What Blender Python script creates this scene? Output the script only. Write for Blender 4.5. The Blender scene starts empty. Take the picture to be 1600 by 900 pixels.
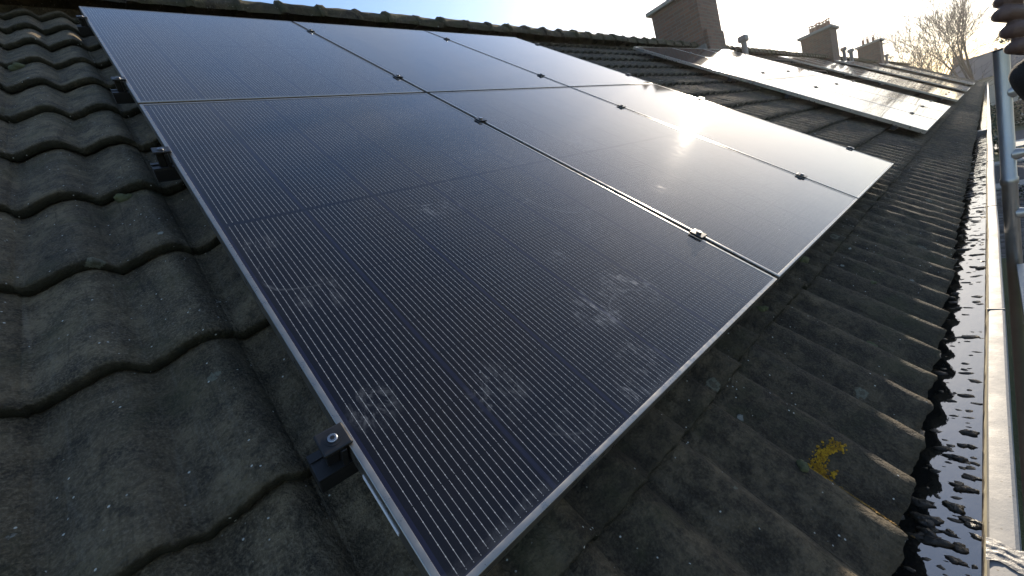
import bpy, bmesh, math, random
import numpy as np
from mathutils import Vector, Matrix

sc = bpy.context.scene
COL = sc.collection
TH = math.radians(38.0)
CT, ST = math.cos(TH), math.sin(TH)

# ------------------------------------------------------------------ camera
cd = bpy.data.cameras.new("camera")
cam = bpy.data.objects.new("camera", cd)
COL.objects.link(cam)
CAMPOS = Vector((-0.0943, -3.2242, -1.8221))
CR = Vector((0.72582, -0.626075, -0.284984))     # right
CDN = Vector((-0.331767, 0.044313, -0.94232))    # down
CF = Vector((0.602591, 0.778503, -0.175547))     # forward
cam.matrix_world = Matrix(((CR.x, -CDN.x, -CF.x, CAMPOS.x), (CR.y, -CDN.y, -CF.y, CAMPOS.y),
                           (CR.z, -CDN.z, -CF.z, CAMPOS.z), (0, 0, 0, 1)))
cd.sensor_fit = 'HORIZONTAL'
cd.sensor_width = 36.0
cd.lens = 36.0 * 616.7 / 1600.0
cd.clip_start = 0.02
cd.clip_end = 3000
sc.camera = cam

# ------------------------------------------------------------------ world, sun, exposure
SUN = Vector((0.9223, 0.2257, 0.3085)).normalized()
SKYK = 13.0
w = bpy.data.worlds.new("World")
sc.world = w
w.use_nodes = True
nt = w.node_tree
nt.nodes.clear()
wo = nt.nodes.new('ShaderNodeOutputWorld')
bg = nt.nodes.new('ShaderNodeBackground')
sky = nt.nodes.new('ShaderNodeTexSky')
sky.sky_type = 'NISHITA'
sky.sun_disc = False
sky.sun_elevation = math.asin(SUN.z)
sky.sun_rotation = math.atan2(SUN.x, SUN.y)
sky.altitude = 20
sky.air_density = 1.0
sky.dust_density = 1.2
sky.ozone_density = 3.0
bg.inputs['Strength'].default_value = 0.15
# thin high cloud over the blue, whiter towards patches
tc = nt.nodes.new('ShaderNodeTexCoord')
mp = nt.nodes.new('ShaderNodeMapping')
mp.inputs['Scale'].default_value = (1.0, 1.0, 2.6)
nz = nt.nodes.new('ShaderNodeTexNoise')
nz.inputs['Scale'].default_value = 2.3
nz.inputs['Detail'].default_value = 6
nz.inputs['Roughness'].default_value = 0.55
rp = nt.nodes.new('ShaderNodeMapRange')
rp.inputs['From Min'].default_value = 0.42
rp.inputs['From Max'].default_value = 0.75
rp.inputs['To Min'].default_value = 0.0
rp.inputs['To Max'].default_value = 0.38
bw = nt.nodes.new('ShaderNodeRGBToBW')
cm_ = nt.nodes.new('ShaderNodeMath'); cm_.operation = 'MULTIPLY'; cm_.inputs[1].default_value = 1.35
cc = nt.nodes.new('ShaderNodeCombineXYZ')
mx = nt.nodes.new('ShaderNodeMix'); mx.data_type = 'RGBA'
L = nt.links.new
L(tc.outputs['Generated'], mp.inputs['Vector']); L(mp.outputs['Vector'], nz.inputs['Vector'])
L(nz.outputs['Fac'], rp.inputs['Value']); L(rp.outputs['Result'], mx.inputs[0])
L(sky.outputs['Color'], bw.inputs['Color']); L(bw.outputs['Val'], cm_.inputs[0])
for i in range(3): L(cm_.outputs[0], cc.inputs[i])
L(sky.outputs['Color'], mx.inputs[6]); L(cc.outputs['Vector'], mx.inputs[7])
# sky brightness compressed to even out the glare round the sun: colour * k / (k + brightness)
bw2 = nt.nodes.new('ShaderNodeRGBToBW'); L(mx.outputs[2], bw2.inputs['Color'])
ad = nt.nodes.new('ShaderNodeMath'); ad.operation = 'ADD'; ad.inputs[1].default_value = SKYK; L(bw2.outputs['Val'], ad.inputs[0])
dv = nt.nodes.new('ShaderNodeMath'); dv.operation = 'DIVIDE'; dv.inputs[0].default_value = SKYK; L(ad.outputs[0], dv.inputs[1])
vs_ = nt.nodes.new('ShaderNodeVectorMath'); vs_.operation = 'SCALE'; L(mx.outputs[2], vs_.inputs[0]); L(dv.outputs[0], vs_.inputs['Scale'])
L(vs_.outputs['Vector'], bg.inputs['Color']); L(bg.outputs['Background'], wo.inputs['Surface'])

sd = bpy.data.lights.new("sun", 'SUN')
sun = bpy.data.objects.new("sun", sd)
COL.objects.link(sun)
sd.energy = 5.0
sd.angle = math.radians(0.5)
sd.color = (1.0, 0.86, 0.68)
sun.rotation_euler = SUN.to_track_quat('Z', 'Y').to_euler()

sc.view_settings.view_transform = 'Standard'
sc.view_settings.look = 'None'
sc.view_settings.exposure = 1.15
sc.view_settings.gamma = 1.0
FLARE_HAZE = .00035
sc.cycles.volume_bounces = 0
sc.cycles.max_bounces = 6
sc.cycles.use_denoising = True
sc.cycles.sample_clamp_indirect = 6.0

# ------------------------------------------------------------------ helpers
rnd = random.Random(7)

def roofw(u, v, z=0.0):
    """roof plane coordinates (along ridge, down the slope, below the panel face) -> world"""
    return Vector((u, -v * CT + z * ST, -v * ST - z * CT))

def hit(px, py, ax, val):
    d = CR * ((px - 800) / 616.7) + CDN * ((py - 450) / 616.7) + CF
    return CAMPOS + d * ((val - CAMPOS[ax]) / d[ax])

def raw(name, verts, faces, mat=None, parent=None, smooth=False):
    me = bpy.data.meshes.new(name)
    me.from_pydata([tuple(v) for v in verts], [], faces)
    me.update()
    if smooth:
        me.polygons.foreach_set('use_smooth', [True] * len(me.polygons))
    o = bpy.data.objects.new(name, me)
    COL.objects.link(o)
    if mat: me.materials.append(mat)
    if parent: o.parent = parent
    return o

def empty(name, loc=(0, 0, 0), rot=(0, 0, 0)):
    o = bpy.data.objects.new(name, None)
    o.empty_display_size = 0.1
    o.location = loc
    o.rotation_euler = rot
    COL.objects.link(o)
    return o

def tag(o, label=None, cat=None, group=None, kind=None):
    if label: o['label'] = label
    if cat: o['category'] = cat
    if group: o['group'] = group
    if kind: o['kind'] = kind
    return o

class MB:
    def __init__(s): s.v = []; s.f = []
    def add(s, vs, fs):
        n = len(s.v); s.v += [tuple(v) for v in vs]; s.f += [tuple(i + n for i in f) for f in fs]
    def box(s, a, b, bev=0.0):
        (x0, y0, z0), (x1, y1, z1) = a, b
        if bev <= 0:
            s.add([(x0, y0, z0), (x1, y0, z0), (x1, y1, z0), (x0, y1, z0), (x0, y0, z1), (x1, y0, z1), (x1, y1, z1), (x0, y1, z1)],
                  [(3, 2, 1, 0), (4, 5, 6, 7), (0, 1, 5, 4), (1, 2, 6, 5), (2, 3, 7, 6), (3, 0, 4, 7)])
            return
        bm = bmesh.new()
        r = bmesh.ops.create_cube(bm, size=1.0)
        for v in bm.verts:
            v.co = Vector(((x0 + x1) / 2 + v.co.x * (x1 - x0), (y0 + y1) / 2 + v.co.y * (y1 - y0), (z0 + z1) / 2 + v.co.z * (z1 - z0)))
        bmesh.ops.bevel(bm, geom=bm.edges[:], offset=bev, segments=2, affect='EDGES', profile=0.5)
        bm.verts.index_update()
        s.add([v.co[:] for v in bm.verts], [tuple(v.index for v in f.verts) for f in bm.faces])
        bm.free()
    def tube(s, pts, rads, n=8, cap=True):
        pts = [Vector(p) for p in pts]
        if not hasattr(rads, '__len__'): rads = [rads] * len(pts)
        base = len(s.v); up = None
        for i, p in enumerate(pts):
            t = (pts[min(i + 1, len(pts) - 1)] - pts[max(i - 1, 0)]).normalized()
            if up is None:
                up = t.orthogonal().normalized()
            up = (up - t * up.dot(t)).normalized()
            sd_ = t.cross(up)
            for k in range(n):
                a = 2 * math.pi * k / n
                s.v.append(tuple(p + (up * math.cos(a) + sd_ * math.sin(a)) * rads[i]))
        for i in range(len(pts) - 1):
            for k in range(n):
                a = base + i * n + k; b = base + i * n + (k + 1) % n
                s.f.append((a, b, b + n, a + n))
        if cap:
            s.f.append(tuple(base + k for k in range(n))[::-1])
            s.f.append(tuple(base + (len(pts) - 1) * n + k for k in range(n)))
    def blob(s, c, r, seed=0, rough=0.25, seg=10, rings=6):
        q = random.Random(seed); c = Vector(c)
        ph = [q.uniform(0, 6.28) for _ in range(6)]
        base = len(s.v)
        for i in range(rings + 1):
            t = math.pi * i / rings
            for k in range(seg):
                a = 2 * math.pi * k / seg
                d = 1 + rough * (math.sin(3 * a + ph[0] + 2 * t) * .5 + math.sin(5 * a + ph[1] - 3 * t) * .3 + math.sin(2 * a + ph[2]) * .4) * math.sin(t) + rough * .4 * q.uniform(-1, 1)
                s.v.append((c.x + r[0] * d * math.sin(t) * math.cos(a), c.y + r[1] * d * math.sin(t) * math.sin(a), c.z + r[2] * d * math.cos(t)))
        for i in range(rings):
            for k in range(seg):
                a = base + i * seg + k; b = base + i * seg + (k + 1) % seg
                s.f.append((a, a + seg, b + seg, b))
    def build(s, name, mat, parent=None, smooth=False, autosm=None):
        o = raw(name, s.v, s.f, mat, parent, smooth)
        if autosm:
            o.data.set_sharp_from_angle(angle=math.radians(autosm))
        return o

# ---- node helper
class NT:
    def __init__(s, name):
        s.m = bpy.data.materials.new(name); s.m.use_nodes = True
        s.t = s.m.node_tree; s.t.nodes.clear()
        s.out = s.t.nodes.new('ShaderNodeOutputMaterial')
        s.b = s.t.nodes.new('ShaderNodeBsdfPrincipled')
        s.t.links.new(s.b.outputs[0], s.out.inputs[0])
    def n(s, kind, **kw):
        x = s.t.nodes.new(kind)
        for k, v in kw.items(): setattr(x, k, v)
        return x
    def set(s, sock, v):
        if hasattr(v, 'is_output') or isinstance(v, bpy.types.NodeSocket): s.t.links.new(v, sock)
        else: sock.default_value = v
    def math(s, op, a, b=0.0, c=None, clamp=False):
        x = s.n('ShaderNodeMath', operation=op, use_clamp=clamp)
        s.set(x.inputs[0], a); s.set(x.inputs[1], b)
        if c is not None: s.set(x.inputs[2], c)
        return x.outputs[0]
    def mix(s, f, a, b):
        x = s.n('ShaderNodeMix', data_type='RGBA')
        s.set(x.inputs[0], f)
        for i, v in ((6, a), (7, b)):
            s.set(x.inputs[i], (*v, 1.0) if isinstance(v, tuple) and len(v) == 3 else v)
        return x.outputs[2]
    def noise(s, vec, scale, detail=4, rough=0.55, dist=0.0):
        x = s.n('ShaderNodeTexNoise')
        s.set(x.inputs['Vector'], vec); x.inputs['Scale'].default_value = scale
        x.inputs['Detail'].default_value = detail; x.inputs['Roughness'].default_value = rough
        x.inputs['Distortion'].default_value = dist
        return x.outputs['Fac']
    def voro(s, vec, scale, feature='F1'):
        x = s.n('ShaderNodeTexVoronoi', feature=feature)
        s.set(x.inputs['Vector'], vec); x.inputs['Scale'].default_value = scale
        return x
    def ramp(s, v, a, b, lo=0.0, hi=1.0, smooth=True):
        x = s.n('ShaderNodeMapRange', interpolation_type='SMOOTHSTEP' if smooth else 'LINEAR')
        s.set(x.inputs['Value'], v)
        for k, q in (('From Min', a), ('From Max', b), ('To Min', lo), ('To Max', hi)): x.inputs[k].default_value = q
        return x.outputs['Result']
    def obj(s): return s.n('ShaderNodeTexCoord').outputs['Object']
    def pos(s): return s.n('ShaderNodeNewGeometry').outputs['Position']
    def mapping(s, vec, scale=(1, 1, 1), rot=(0, 0, 0)):
        x = s.n('ShaderNodeMapping'); s.set(x.inputs['Vector'], vec)
        x.inputs['Scale'].default_value = scale; x.inputs['Rotation'].default_value = rot
        return x.outputs['Vector']
    def bump(s, h, strength, dist, normal=None):
        x = s.n('ShaderNodeBump'); s.set(x.inputs['Height'], h)
        x.inputs['Strength'].default_value = strength; x.inputs['Distance'].default_value = dist
        if normal is not None: s.set(x.inputs['Normal'], normal)
        return x.outputs['Normal']
    def fin(s, col=None, rough=None, metal=None, normal=None, spec=None):
        if col is not None: s.set(s.b.inputs['Base Color'], (*col, 1.0) if isinstance(col, tuple) and len(col) == 3 else col)
        if rough is not None: s.set(s.b.inputs['Roughness'], rough)
        if metal is not None: s.set(s.b.inputs['Metallic'], metal)
        if normal is not None: s.set(s.b.inputs['Normal'], normal)
        if spec is not None: s.set(s.b.inputs['Specular IOR Level'], spec)
        return s.m

def simple(name, col, rough=0.6, metal=0.0, var=0.25, scale=20.0, bumpd=0.0, spec=None):
    t = NT(name); p = t.obj()
    f = t.noise(p, scale, 5, 0.6)
    c = t.mix(f, tuple(x * (1 - var) for x in col), tuple(min(1, x * (1 + var)) for x in col))
    nm = t.bump(t.noise(p, scale * 6, 4), 0.6, bumpd) if bumpd else None
    r = t.ramp(f, 0.3, 0.7, max(0.02, rough - 0.08), min(1, rough + 0.08))
    return t.fin(c, r, metal, nm, spec)

# ------------------------------------------------------------------ materials
def tile_material(name, mossy=0.0):
    t = NT(name); p = t.obj()
    big = t.noise(p, 2.2, 4, 0.6)
    mid = t.noise(p, 16, 6, 0.65)
    fine = t.noise(p, 220, 4, 0.7)
    c = t.mix(t.ramp(mid, .3, .7), (0.030, 0.0230, 0.0140), (0.265, 0.207, 0.128))
    c = t.mix(t.ramp(big, .35, .7, 0, .60), c, (0.032, 0.026, 0.016))
    c = t.mix(t.ramp(fine, .40, .70, 0, .55), c, (0.30, 0.245, 0.165))
    grit = t.noise(p, 75, 3, .6)
    c = t.mix(t.ramp(grit, .52, .66, 0, .42), c, (0.010, 0.0085, 0.0065))
    tone = t.n('ShaderNodeAttribute', attribute_name='tile_tone').outputs['Fac']
    c = t.mix(t.ramp(tone, 0, 1, .34, 0, False), c, (0.016, 0.014, 0.011))
    drip = t.noise(t.mapping(p, (26, 2.2, 1)), 1.0, 6, .75, 1.5)
    c = t.mix(t.ramp(drip, .52, .72, 0, .28), c, (0.20, 0.185, 0.15))
    c = t.mix(t.ramp(drip, .46, .32, 0, .45), c, (0.014, 0.012, 0.009))
    sp_ = t.n('ShaderNodeSeparateXYZ'); t.set(sp_.inputs[0], p)      # tiles turn darker past the first array's left edge
    xdark = t.math('MULTIPLY', t.ramp(t.math('ADD', sp_.outputs[0], t.math('MULTIPLY', big, .25)), .02, .30), t.ramp(mid, .30, .62, .72, .40))
    c = t.mix(xdark, c, (0.012, 0.0095, 0.0065))
    # green algae and moss film
    gm = t.ramp(t.noise(p, 5.5, 5, .7), .50 - .22 * mossy, .72 - .2 * mossy, 0, .55 + .35 * mossy)
    c = t.mix(gm, c, (0.058, 0.056, 0.026))
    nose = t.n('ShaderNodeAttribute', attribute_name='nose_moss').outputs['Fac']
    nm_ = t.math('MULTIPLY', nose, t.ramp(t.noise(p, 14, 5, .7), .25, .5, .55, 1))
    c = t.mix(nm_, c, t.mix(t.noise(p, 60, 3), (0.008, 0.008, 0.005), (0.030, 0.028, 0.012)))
    # pale lichen: rosettes and pin-head dots
    v1 = t.voro(p, 22); sep = t.n('ShaderNodeSeparateColor'); t.set(sep.inputs[0], v1.outputs['Color'])
    edge = t.math('ADD', v1.outputs['Distance'], t.math('MULTIPLY', t.noise(p, 90, 3), .35))
    ros = t.math('MULTIPLY', t.ramp(edge, .36, .30), t.ramp(sep.outputs[0], .955, .96))
    c = t.mix(t.math('MULTIPLY', ros, .7), c, (0.34, 0.35, 0.31))
    v3 = t.voro(p, 9.5); s3 = t.n('ShaderNodeSeparateColor'); t.set(s3.inputs[0], v3.outputs['Color'])
    e3 = t.math('ADD', v3.outputs['Distance'], t.math('MULTIPLY', t.noise(p, 55, 4, .7), .40))
    ring = t.math('MULTIPLY', t.ramp(e3, .36, .33), t.ramp(e3, .26, .32, .35, 1))
    c = t.mix(t.math('MULTIPLY', t.math('MULTIPLY', ring, t.ramp(s3.outputs[0], .90, .905)), .55), c, (0.21, 0.22, 0.17))
    v2 = t.voro(p, 105); s2 = t.n('ShaderNodeSeparateColor'); t.set(s2.inputs[0], v2.outputs['Color'])
    dens = t.ramp(t.noise(p, 7, 3), .42, .62, .985, .86)
    dots = t.math('MULTIPLY', t.ramp(t.math('ADD', v2.outputs['Distance'], t.math('MULTIPLY', t.noise(p, 260, 2), .25)), .36, .22), t.math('GREATER_THAN', s2.outputs[1], dens))
    c = t.mix(dots, c, (0.55, 0.55, 0.50))
    h = t.math('ADD', t.math('MULTIPLY', fine, .5), t.math('ADD', t.math('MULTIPLY', mid, 1.3), t.math('MULTIPLY', grit, .8)))
    h = t.math('ADD', h, t.math('MULTIPLY', ros, .5))
    nm = t.bump(h, 1.0, .012)
    return t.fin(c, t.ramp(mid, .3, .7, .78, .95), 0.0, nm, 0.3)

M = {}
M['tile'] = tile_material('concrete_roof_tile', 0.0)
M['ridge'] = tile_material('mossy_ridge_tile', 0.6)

def glass_material():
    t = NT('solar_cell_glass'); p = t.obj()
    s = t.n('ShaderNodeSeparateXYZ'); t.set(s.inputs[0], p); x, y = s.outputs[0], s.outputs[1]
    LN = 1.7836
    colf = t.math('DIVIDE', t.math('SUBTRACT', x, .0045), .1875)
    tt = t.math('MULTIPLY', t.math('FRACT', colf), .1875)
    q = t.math('DIVIDE', t.math('SUBTRACT', tt, .01005), .01116)
    d = t.math('MULTIPLY', t.math('ABSOLUTE', t.math('SUBTRACT', t.math('FRACT', t.math('ADD', q, .5)), .5)), .01116)
    inq = t.math('MULTIPLY', t.math('GREATER_THAN', q, -.5), t.math('LESS_THAN', q, 15.5))
    yl = t.math('ABSOLUTE', t.math('SUBTRACT', y, LN / 2))
    iny = t.math('MULTIPLY', t.math('GREATER_THAN', yl, .0055), t.math('LESS_THAN', yl, LN / 2 - .0145))
    inx = t.math('MULTIPLY', t.math('GREATER_THAN', x, .016), t.math('LESS_THAN', x, 1.134 - .012))
    cell = .0966
    yy = t.math('MULTIPLY', t.math('FRACT', t.math('DIVIDE', t.math('SUBTRACT', yl, .0055), cell)), cell)
    yg = t.math('MINIMUM', yy, t.math('SUBTRACT', cell, yy))
    notgap = t.math('GREATER_THAN', yg, .0009)
    line = t.math('MULTIPLY', t.math('LESS_THAN', d, .00026), notgap)
    pf = t.math('MULTIPLY', t.math('ABSOLUTE', t.math('SUBTRACT', t.math('FRACT', t.math('DIVIDE', yg, .016)), .5)), .016)
    pad = t.math('MULTIPLY', t.math('LESS_THAN', d, .0006), t.math('LESS_THAN', pf, .0009))
    wire = t.math('MULTIPLY', t.math('MULTIPLY', t.math('MAXIMUM', line, pad), inq), t.math('MULTIPLY', iny, inx))
    # cell colour, gaps
    te = t.math('MINIMUM', tt, t.math('SUBTRACT', .1875, tt))
    gap = t.math('MAXIMUM', t.math('LESS_THAN', te, .0012), t.math('LESS_THAN', yl, .005))
    vary = t.noise(p, 1.7, 2)
    c = t.mix(vary, (0.0035, 0.0035, 0.0060), (0.0060, 0.0053, 0.0075))
    c = t.mix(t.math('LESS_THAN', te, .004), c, (0.010, 0.0105, 0.022))
    c = t.mix(gap, c, (0.013, 0.014, 0.028))
    c = t.mix(t.math('LESS_THAN', yl, .0045), c, (0.004, 0.004, 0.009))
    c = t.mix(t.math('SUBTRACT', 1.0, t.math('MULTIPLY', inx, t.math('LESS_THAN', yl, LN / 2 - .012))), c, (0.010, 0.011, 0.026))
    c = t.mix(wire, c, (0.38, 0.38, 0.37))
    # dried wipe marks, hand prints, dust: fixed places on the array
    wp = t.pos()
    stre = t.noise(t.mapping(wp, (26, 9, 9), (0.3, .5, .4)), 1.6, 6, .75, 1.2)
    fine = t.noise(wp, 60, 6, .8, .8)
    marks = [(.235, 3.40, .075, .5), (.56, 3.37, .085, .9), (.70, 3.36, .10, .75), (.52, 3.515, .065, 1.0), (.44, 3.545, .05, .9), (.55, 2.84, .05, .7), (.29, 3.53, .045, .5),
             (.47, 2.85, .055, .7), (.06, 2.80, .05, .4), (.055, 3.31, .055, .55), (.10, 3.02, .07, .35), (.63, 3.18, .05, .6),
             (1.45, 2.55, .22, .55), (1.75, 2.35, .25, .5), (2.6, 2.0, .35, .5), (1.3, 3.0, .22, .35), (.83, 3.15, .12, .3), (.9, 2.6, .2, .25)]
    acc = None
    for (u, v, r, k) in marks:
        dn = t.n('ShaderNodeVectorMath', operation='DISTANCE'); t.set(dn.inputs[0], wp); dn.inputs[1].default_value = roofw(u, v, 0)
        f = t.ramp(dn.outputs['Value'], r, r * .25, 0, k)
        acc = f if acc is None else t.math('MAXIMUM', acc, f)
    streaks = t.ramp(stre, .46, .72)
    sm = t.math('MULTIPLY', acc, t.math('MULTIPLY', streaks, t.ramp(fine, .35, .62, .25, 1)))
    warp = t.math('MULTIPLY', t.math('SUBTRACT', t.noise(wp, 7, 4, .6), .5), .05)
    arcs = None
    for (u, v, R, wd, k) in [(.50, 2.72, .085, .006, .8), (.58, 2.70, .05, .004, .6), (.80, 3.02, .11, .006, .5), (.95, 2.90, .16, .007, .5), (1.62, 2.20, .20, .012, .6),
                             (1.62, 2.20, .26, .010, .5), (2.0, 2.05, .30, .016, .5), (1.45, 2.62, .24, .010, .45), (.66, 3.45, .09, .006, .6), (.09, 2.92, .07, .004, .6), (.30, 3.48, .06, .004, .55)]:
        dn = t.n('ShaderNodeVectorMath', operation='DISTANCE'); t.set(dn.inputs[0], wp); dn.inputs[1].default_value = roofw(u, v, 0)
        f = t.ramp(t.math('ABSOLUTE', t.math('SUBTRACT', t.math('ADD', dn.outputs['Value'], warp), R)), wd, 0, 0, k)
        arcs = f if arcs is None else t.math('MAXIMUM', arcs, f)
    arcs = t.math('MULTIPLY', arcs, t.math('MULTIPLY', t.ramp(t.noise(wp, 5.5, 3), .50, .60), t.ramp(fine, .3, .6, .2, 1)))
    low = t.math('MULTIPLY', t.ramp(t.math('ADD', y, t.math('MULTIPLY', t.math('SUBTRACT', fine, .5), .05)), .034, .008), t.ramp(t.noise(wp, 9, 4), .40, .70, .05, .5))
    sm = t.math('MAXIMUM', sm, t.math('MAXIMUM', t.math('MULTIPLY', arcs, .36), t.math('MULTIPLY', low, .35)))
    v2 = t.voro(wp, 30); s2 = t.n('ShaderNodeSeparateColor'); t.set(s2.inputs[0], v2.outputs['Color'])
    specks = t.math('MULTIPLY', t.ramp(v2.outputs['Distance'], .085, .05), t.math('GREATER_THAN', s2.outputs[0], .975))
    film = t.ramp(t.noise(wp, 3.5, 4, .6), .4, .75, 0.0, 0.006)
    dirt = t.math('MAXIMUM', t.math('MULTIPLY', sm, .60), t.math('MAXIMUM', film, t.math('MULTIPLY', specks, .6)))
    c = t.mix(dirt, c, (0.42, 0.42, 0.42))
    rough = t.math('ADD', t.ramp(stre, .3, .75, .040, .065), t.math('MULTIPLY', sm, .22))
    hgt = t.math('ADD', t.noise(t.mapping(wp, (5, 22, 22)), 1.0, 3), t.math('MULTIPLY', t.math('MULTIPLY', acc, stre), 1.2))
    nm = t.bump(hgt, .08, .0010)
    t.b.inputs['IOR'].default_value = 1.36
    t.b.inputs['Coat Weight'].default_value = .05; t.b.inputs['Coat Roughness'].default_value = .70; t.b.inputs['Coat IOR'].default_value = 1.5
    return t.fin(c, rough, 0.0, nm)
M['glass'] = glass_material()
M['frame'] = simple('anodised_frame', (0.30, 0.285, 0.26), .33, .9, .12, 40)
M['clamp'] = simple('black_anodised_clamp', (0.030, 0.029, 0.029), .38, .6, .2, 60)
M['rail'] = simple('dark_anodised_rail', (0.024, 0.024, 0.026), .45, .5, .2, 30)
M['steel'] = simple('stainless_bolt', (0.30, 0.30, 0.31), .32, 1.0, .1, 80)
M['sticker'] = simple('white_sticker', (0.78, 0.78, 0.82), .5, 0, .03, 30)
M['pvc'] = None

def gutter_material():
    t = NT('gutter_zinc'); p = t.pos()
    a = t.noise(p, 9, 6, .65); b = t.noise(p, 140, 4, .7); st = t.noise(t.mapping(p, (3, 60, 60)), 1, 5, .7)
    c = t.mix(t.ramp(a, .3, .7), (0.15, 0.15, 0.148), (0.21, 0.21, 0.205))
    c = t.mix(t.ramp(st, .55, .75, 0, .35), c, (0.30, 0.27, 0.21))
    v = t.voro(p, 170); s2 = t.n('ShaderNodeSeparateColor'); t.set(s2.inputs[0], v.outputs['Color'])
    c = t.mix(t.math('MULTIPLY', t.ramp(v.outputs['Distance'], .35, .2), t.math('GREATER_THAN', s2.outputs[0], .93)), c, (0.09, 0.08, 0.06))
    return t.fin(c, t.ramp(a, .3, .7, .6, .75), 0.0, t.bump(t.math('ADD', a, t.math('MULTIPLY', b, .35)), .4, .003))
M['gutter'] = gutter_material()
def lining_material():
    t = NT('gutter_lip'); p = t.pos()
    s = t.n('ShaderNodeSeparateXYZ'); t.set(s.inputs[0], p)
    a = t.noise(t.mapping(p, (14, 40, 14)), 1, 6, .7)
    lvl = t.math('ADD', s.outputs[2], t.math('MULTIPLY', t.math('SUBTRACT', a, .5), .05))
    wet = t.ramp(lvl, -2.648, -2.636)
    c = t.mix(t.noise(p, 30, 5, .7), (0.40, 0.36, 0.24), (0.58, 0.53, 0.39))
    c = t.mix(wet, (0.045, 0.034, 0.022), c)
    return t.fin(c, t.ramp(a, .3, .7, .4, .65), 0, t.bump(a, .5, .003))
M['lip'] = lining_material()
def water_material():
    t = NT('gutter_water'); p = t.pos()
    h = t.math('ADD', t.noise(t.mapping(p, (1.0, 2.2, 1)), 22, 3, .5), t.math('MULTIPLY', t.noise(p, 4, 2), 1.0))
    t.b.inputs['IOR'].default_value = 2.4
    return t.fin((0.012, 0.013, 0.012), .03, 0, t.bump(h, .13, .003))
M['water'] = water_material()
M['debris'] = simple('wet_moss_debris', (0.020, 0.018, 0.012), .35, 0, .5, 60, .004)
M['moss'] = simple('cushion_moss', (0.075, 0.080, 0.035), .95, 0, .45, 60, .006)

def lichen_material(name, a, b):
    t = NT(name); p = t.obj()
    n = t.noise(p, 90, 5, .7)
    return t.fin(t.mix(t.ramp(n, .35, .65), a, b), .9, 0, t.bump(n, .9, .006))
M['lichen'] = lichen_material('yellow_lichen', (0.20, 0.10, 0.004), (0.50, 0.30, 0.012))
M['lichen2'] = lichen_material('ochre_lichen', (0.10, 0.06, 0.012), (0.30, 0.17, 0.03))

def brick_material(name, c1, c2, mort):
    t = NT(name); p = t.obj()
    s = t.n('ShaderNodeSeparateXYZ'); t.set(s.inputs[0], p)
    cx = t.n('ShaderNodeCombineXYZ')
    t.set(cx.inputs[0], t.math('ADD', s.outputs[0], s.outputs[1])); t.set(cx.inputs[1], s.outputs[2])
    b = t.n('ShaderNodeTexBrick'); t.set(b.inputs['Vector'], cx.outputs[0])
    b.inputs['Scale'].default_value = 1.0; b.inputs['Brick Width'].default_value = .2
    b.inputs['Row Height'].default_value = .062; b.inputs['Mortar Size'].default_value = .006
    b.inputs['Color1'].default_value = (*c1, 1); b.inputs['Color2'].default_value = (*c2, 1); b.inputs['Mortar'].default_value = (*mort, 1)
    n = t.noise(p, 6, 6, .7)
    c = t.mix(t.ramp(n, .35, .75, 0, .6), b.outputs['Color'], (0.10, 0.085, 0.07))
    return t.fin(c, .9, 0, t.bump(t.math('ADD', t.math('MULTIPLY', b.outputs['Fac'], -1), t.noise(p, 60, 4)), .6, .006))
M['brick'] = brick_material('chimney_brick', (0.15, 0.08, 0.052), (0.105, 0.058, 0.04), (0.12, 0.105, 0.088))
M['wallbrick'] = brick_material('facade_brick', (0.24, 0.12, 0.08), (0.18, 0.09, 0.06), (0.30, 0.28, 0.25))
M['capstone'] = simple('chimney_capstone', (0.22, 0.21, 0.19), .9, 0, .3, 6, .004)
M['pot'] = simple('clay_pot', (0.26, 0.15, 0.10), .85, 0, .25, 10)
M['vent'] = simple('grey_vent_pipe', (0.20, 0.19, 0.18), .6, 0, .2, 10)
M['lead'] = simple('lead_flashing', (0.15, 0.145, 0.14), .55, .3, .25, 12)
M['alu'] = simple('scaffold_aluminium', (0.40, 0.38, 0.35), .36, .85, .22, 18, .0006)
M['redband'] = simple('red_band', (0.16, 0.02, 0.025), .5, 0, .2, 20)
M['deck'] = simple('phenolic_deck', (0.05, 0.058, 0.07), .5, 0, .3, 14, .001)
M['decktrim'] = simple('deck_trim', (0.42, 0.42, 0.41), .45, .5, .25, 60, .004)
M['skin'] = simple('skin', (0.11, 0.062, 0.045), .6, 0, .2, 60, .0012)
M['fleece'] = simple('dark_sleeve', (0.020, 0.019, 0.017), .95, 0, .4, 70, .006)
M['bark'] = simple('bark', (0.040, 0.035, 0.030), .9, 0, .3, 6)
M['slate'] = simple('slate_roof', (0.115, 0.11, 0.105), .75, 0, .3, 1.5)
M['leaf'] = simple('evergreen_leaf', (0.030, 0.045, 0.018), .8, 0, .5, 3)
M['render'] = simple('pale_render', (0.35, 0.34, 0.30), .9, 0, .15, 1.5)
M['window'] = simple('window_glass', (0.02, 0.025, 0.03), .08, 0, .1, 3)
M['white'] = simple('white_paint', (0.7, 0.7, 0.68), .5, 0, .1, 6)
M['asphalt'] = simple('asphalt', (0.055, 0.054, 0.056), .9, 0, .25, 1.2)
M['kerb'] = simple('kerb_concrete', (0.42, 0.40, 0.36), .9, 0, .15, 3)
def grass_material():
    t = NT('grass'); p = t.pos()
    c = t.mix(t.ramp(t.noise(p, .35, 6, .65), .35, .7), (0.05, 0.062, 0.018), (0.13, 0.125, 0.042))
    c = t.mix(t.ramp(t.noise(p, 9, 4, .7), .3, .7, 0, .6), c, (0.09, 0.085, 0.035))
    return t.fin(c, .95, 0, t.bump(t.noise(p, 30, 4), .8, .03))
M['grass'] = grass_material()
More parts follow.
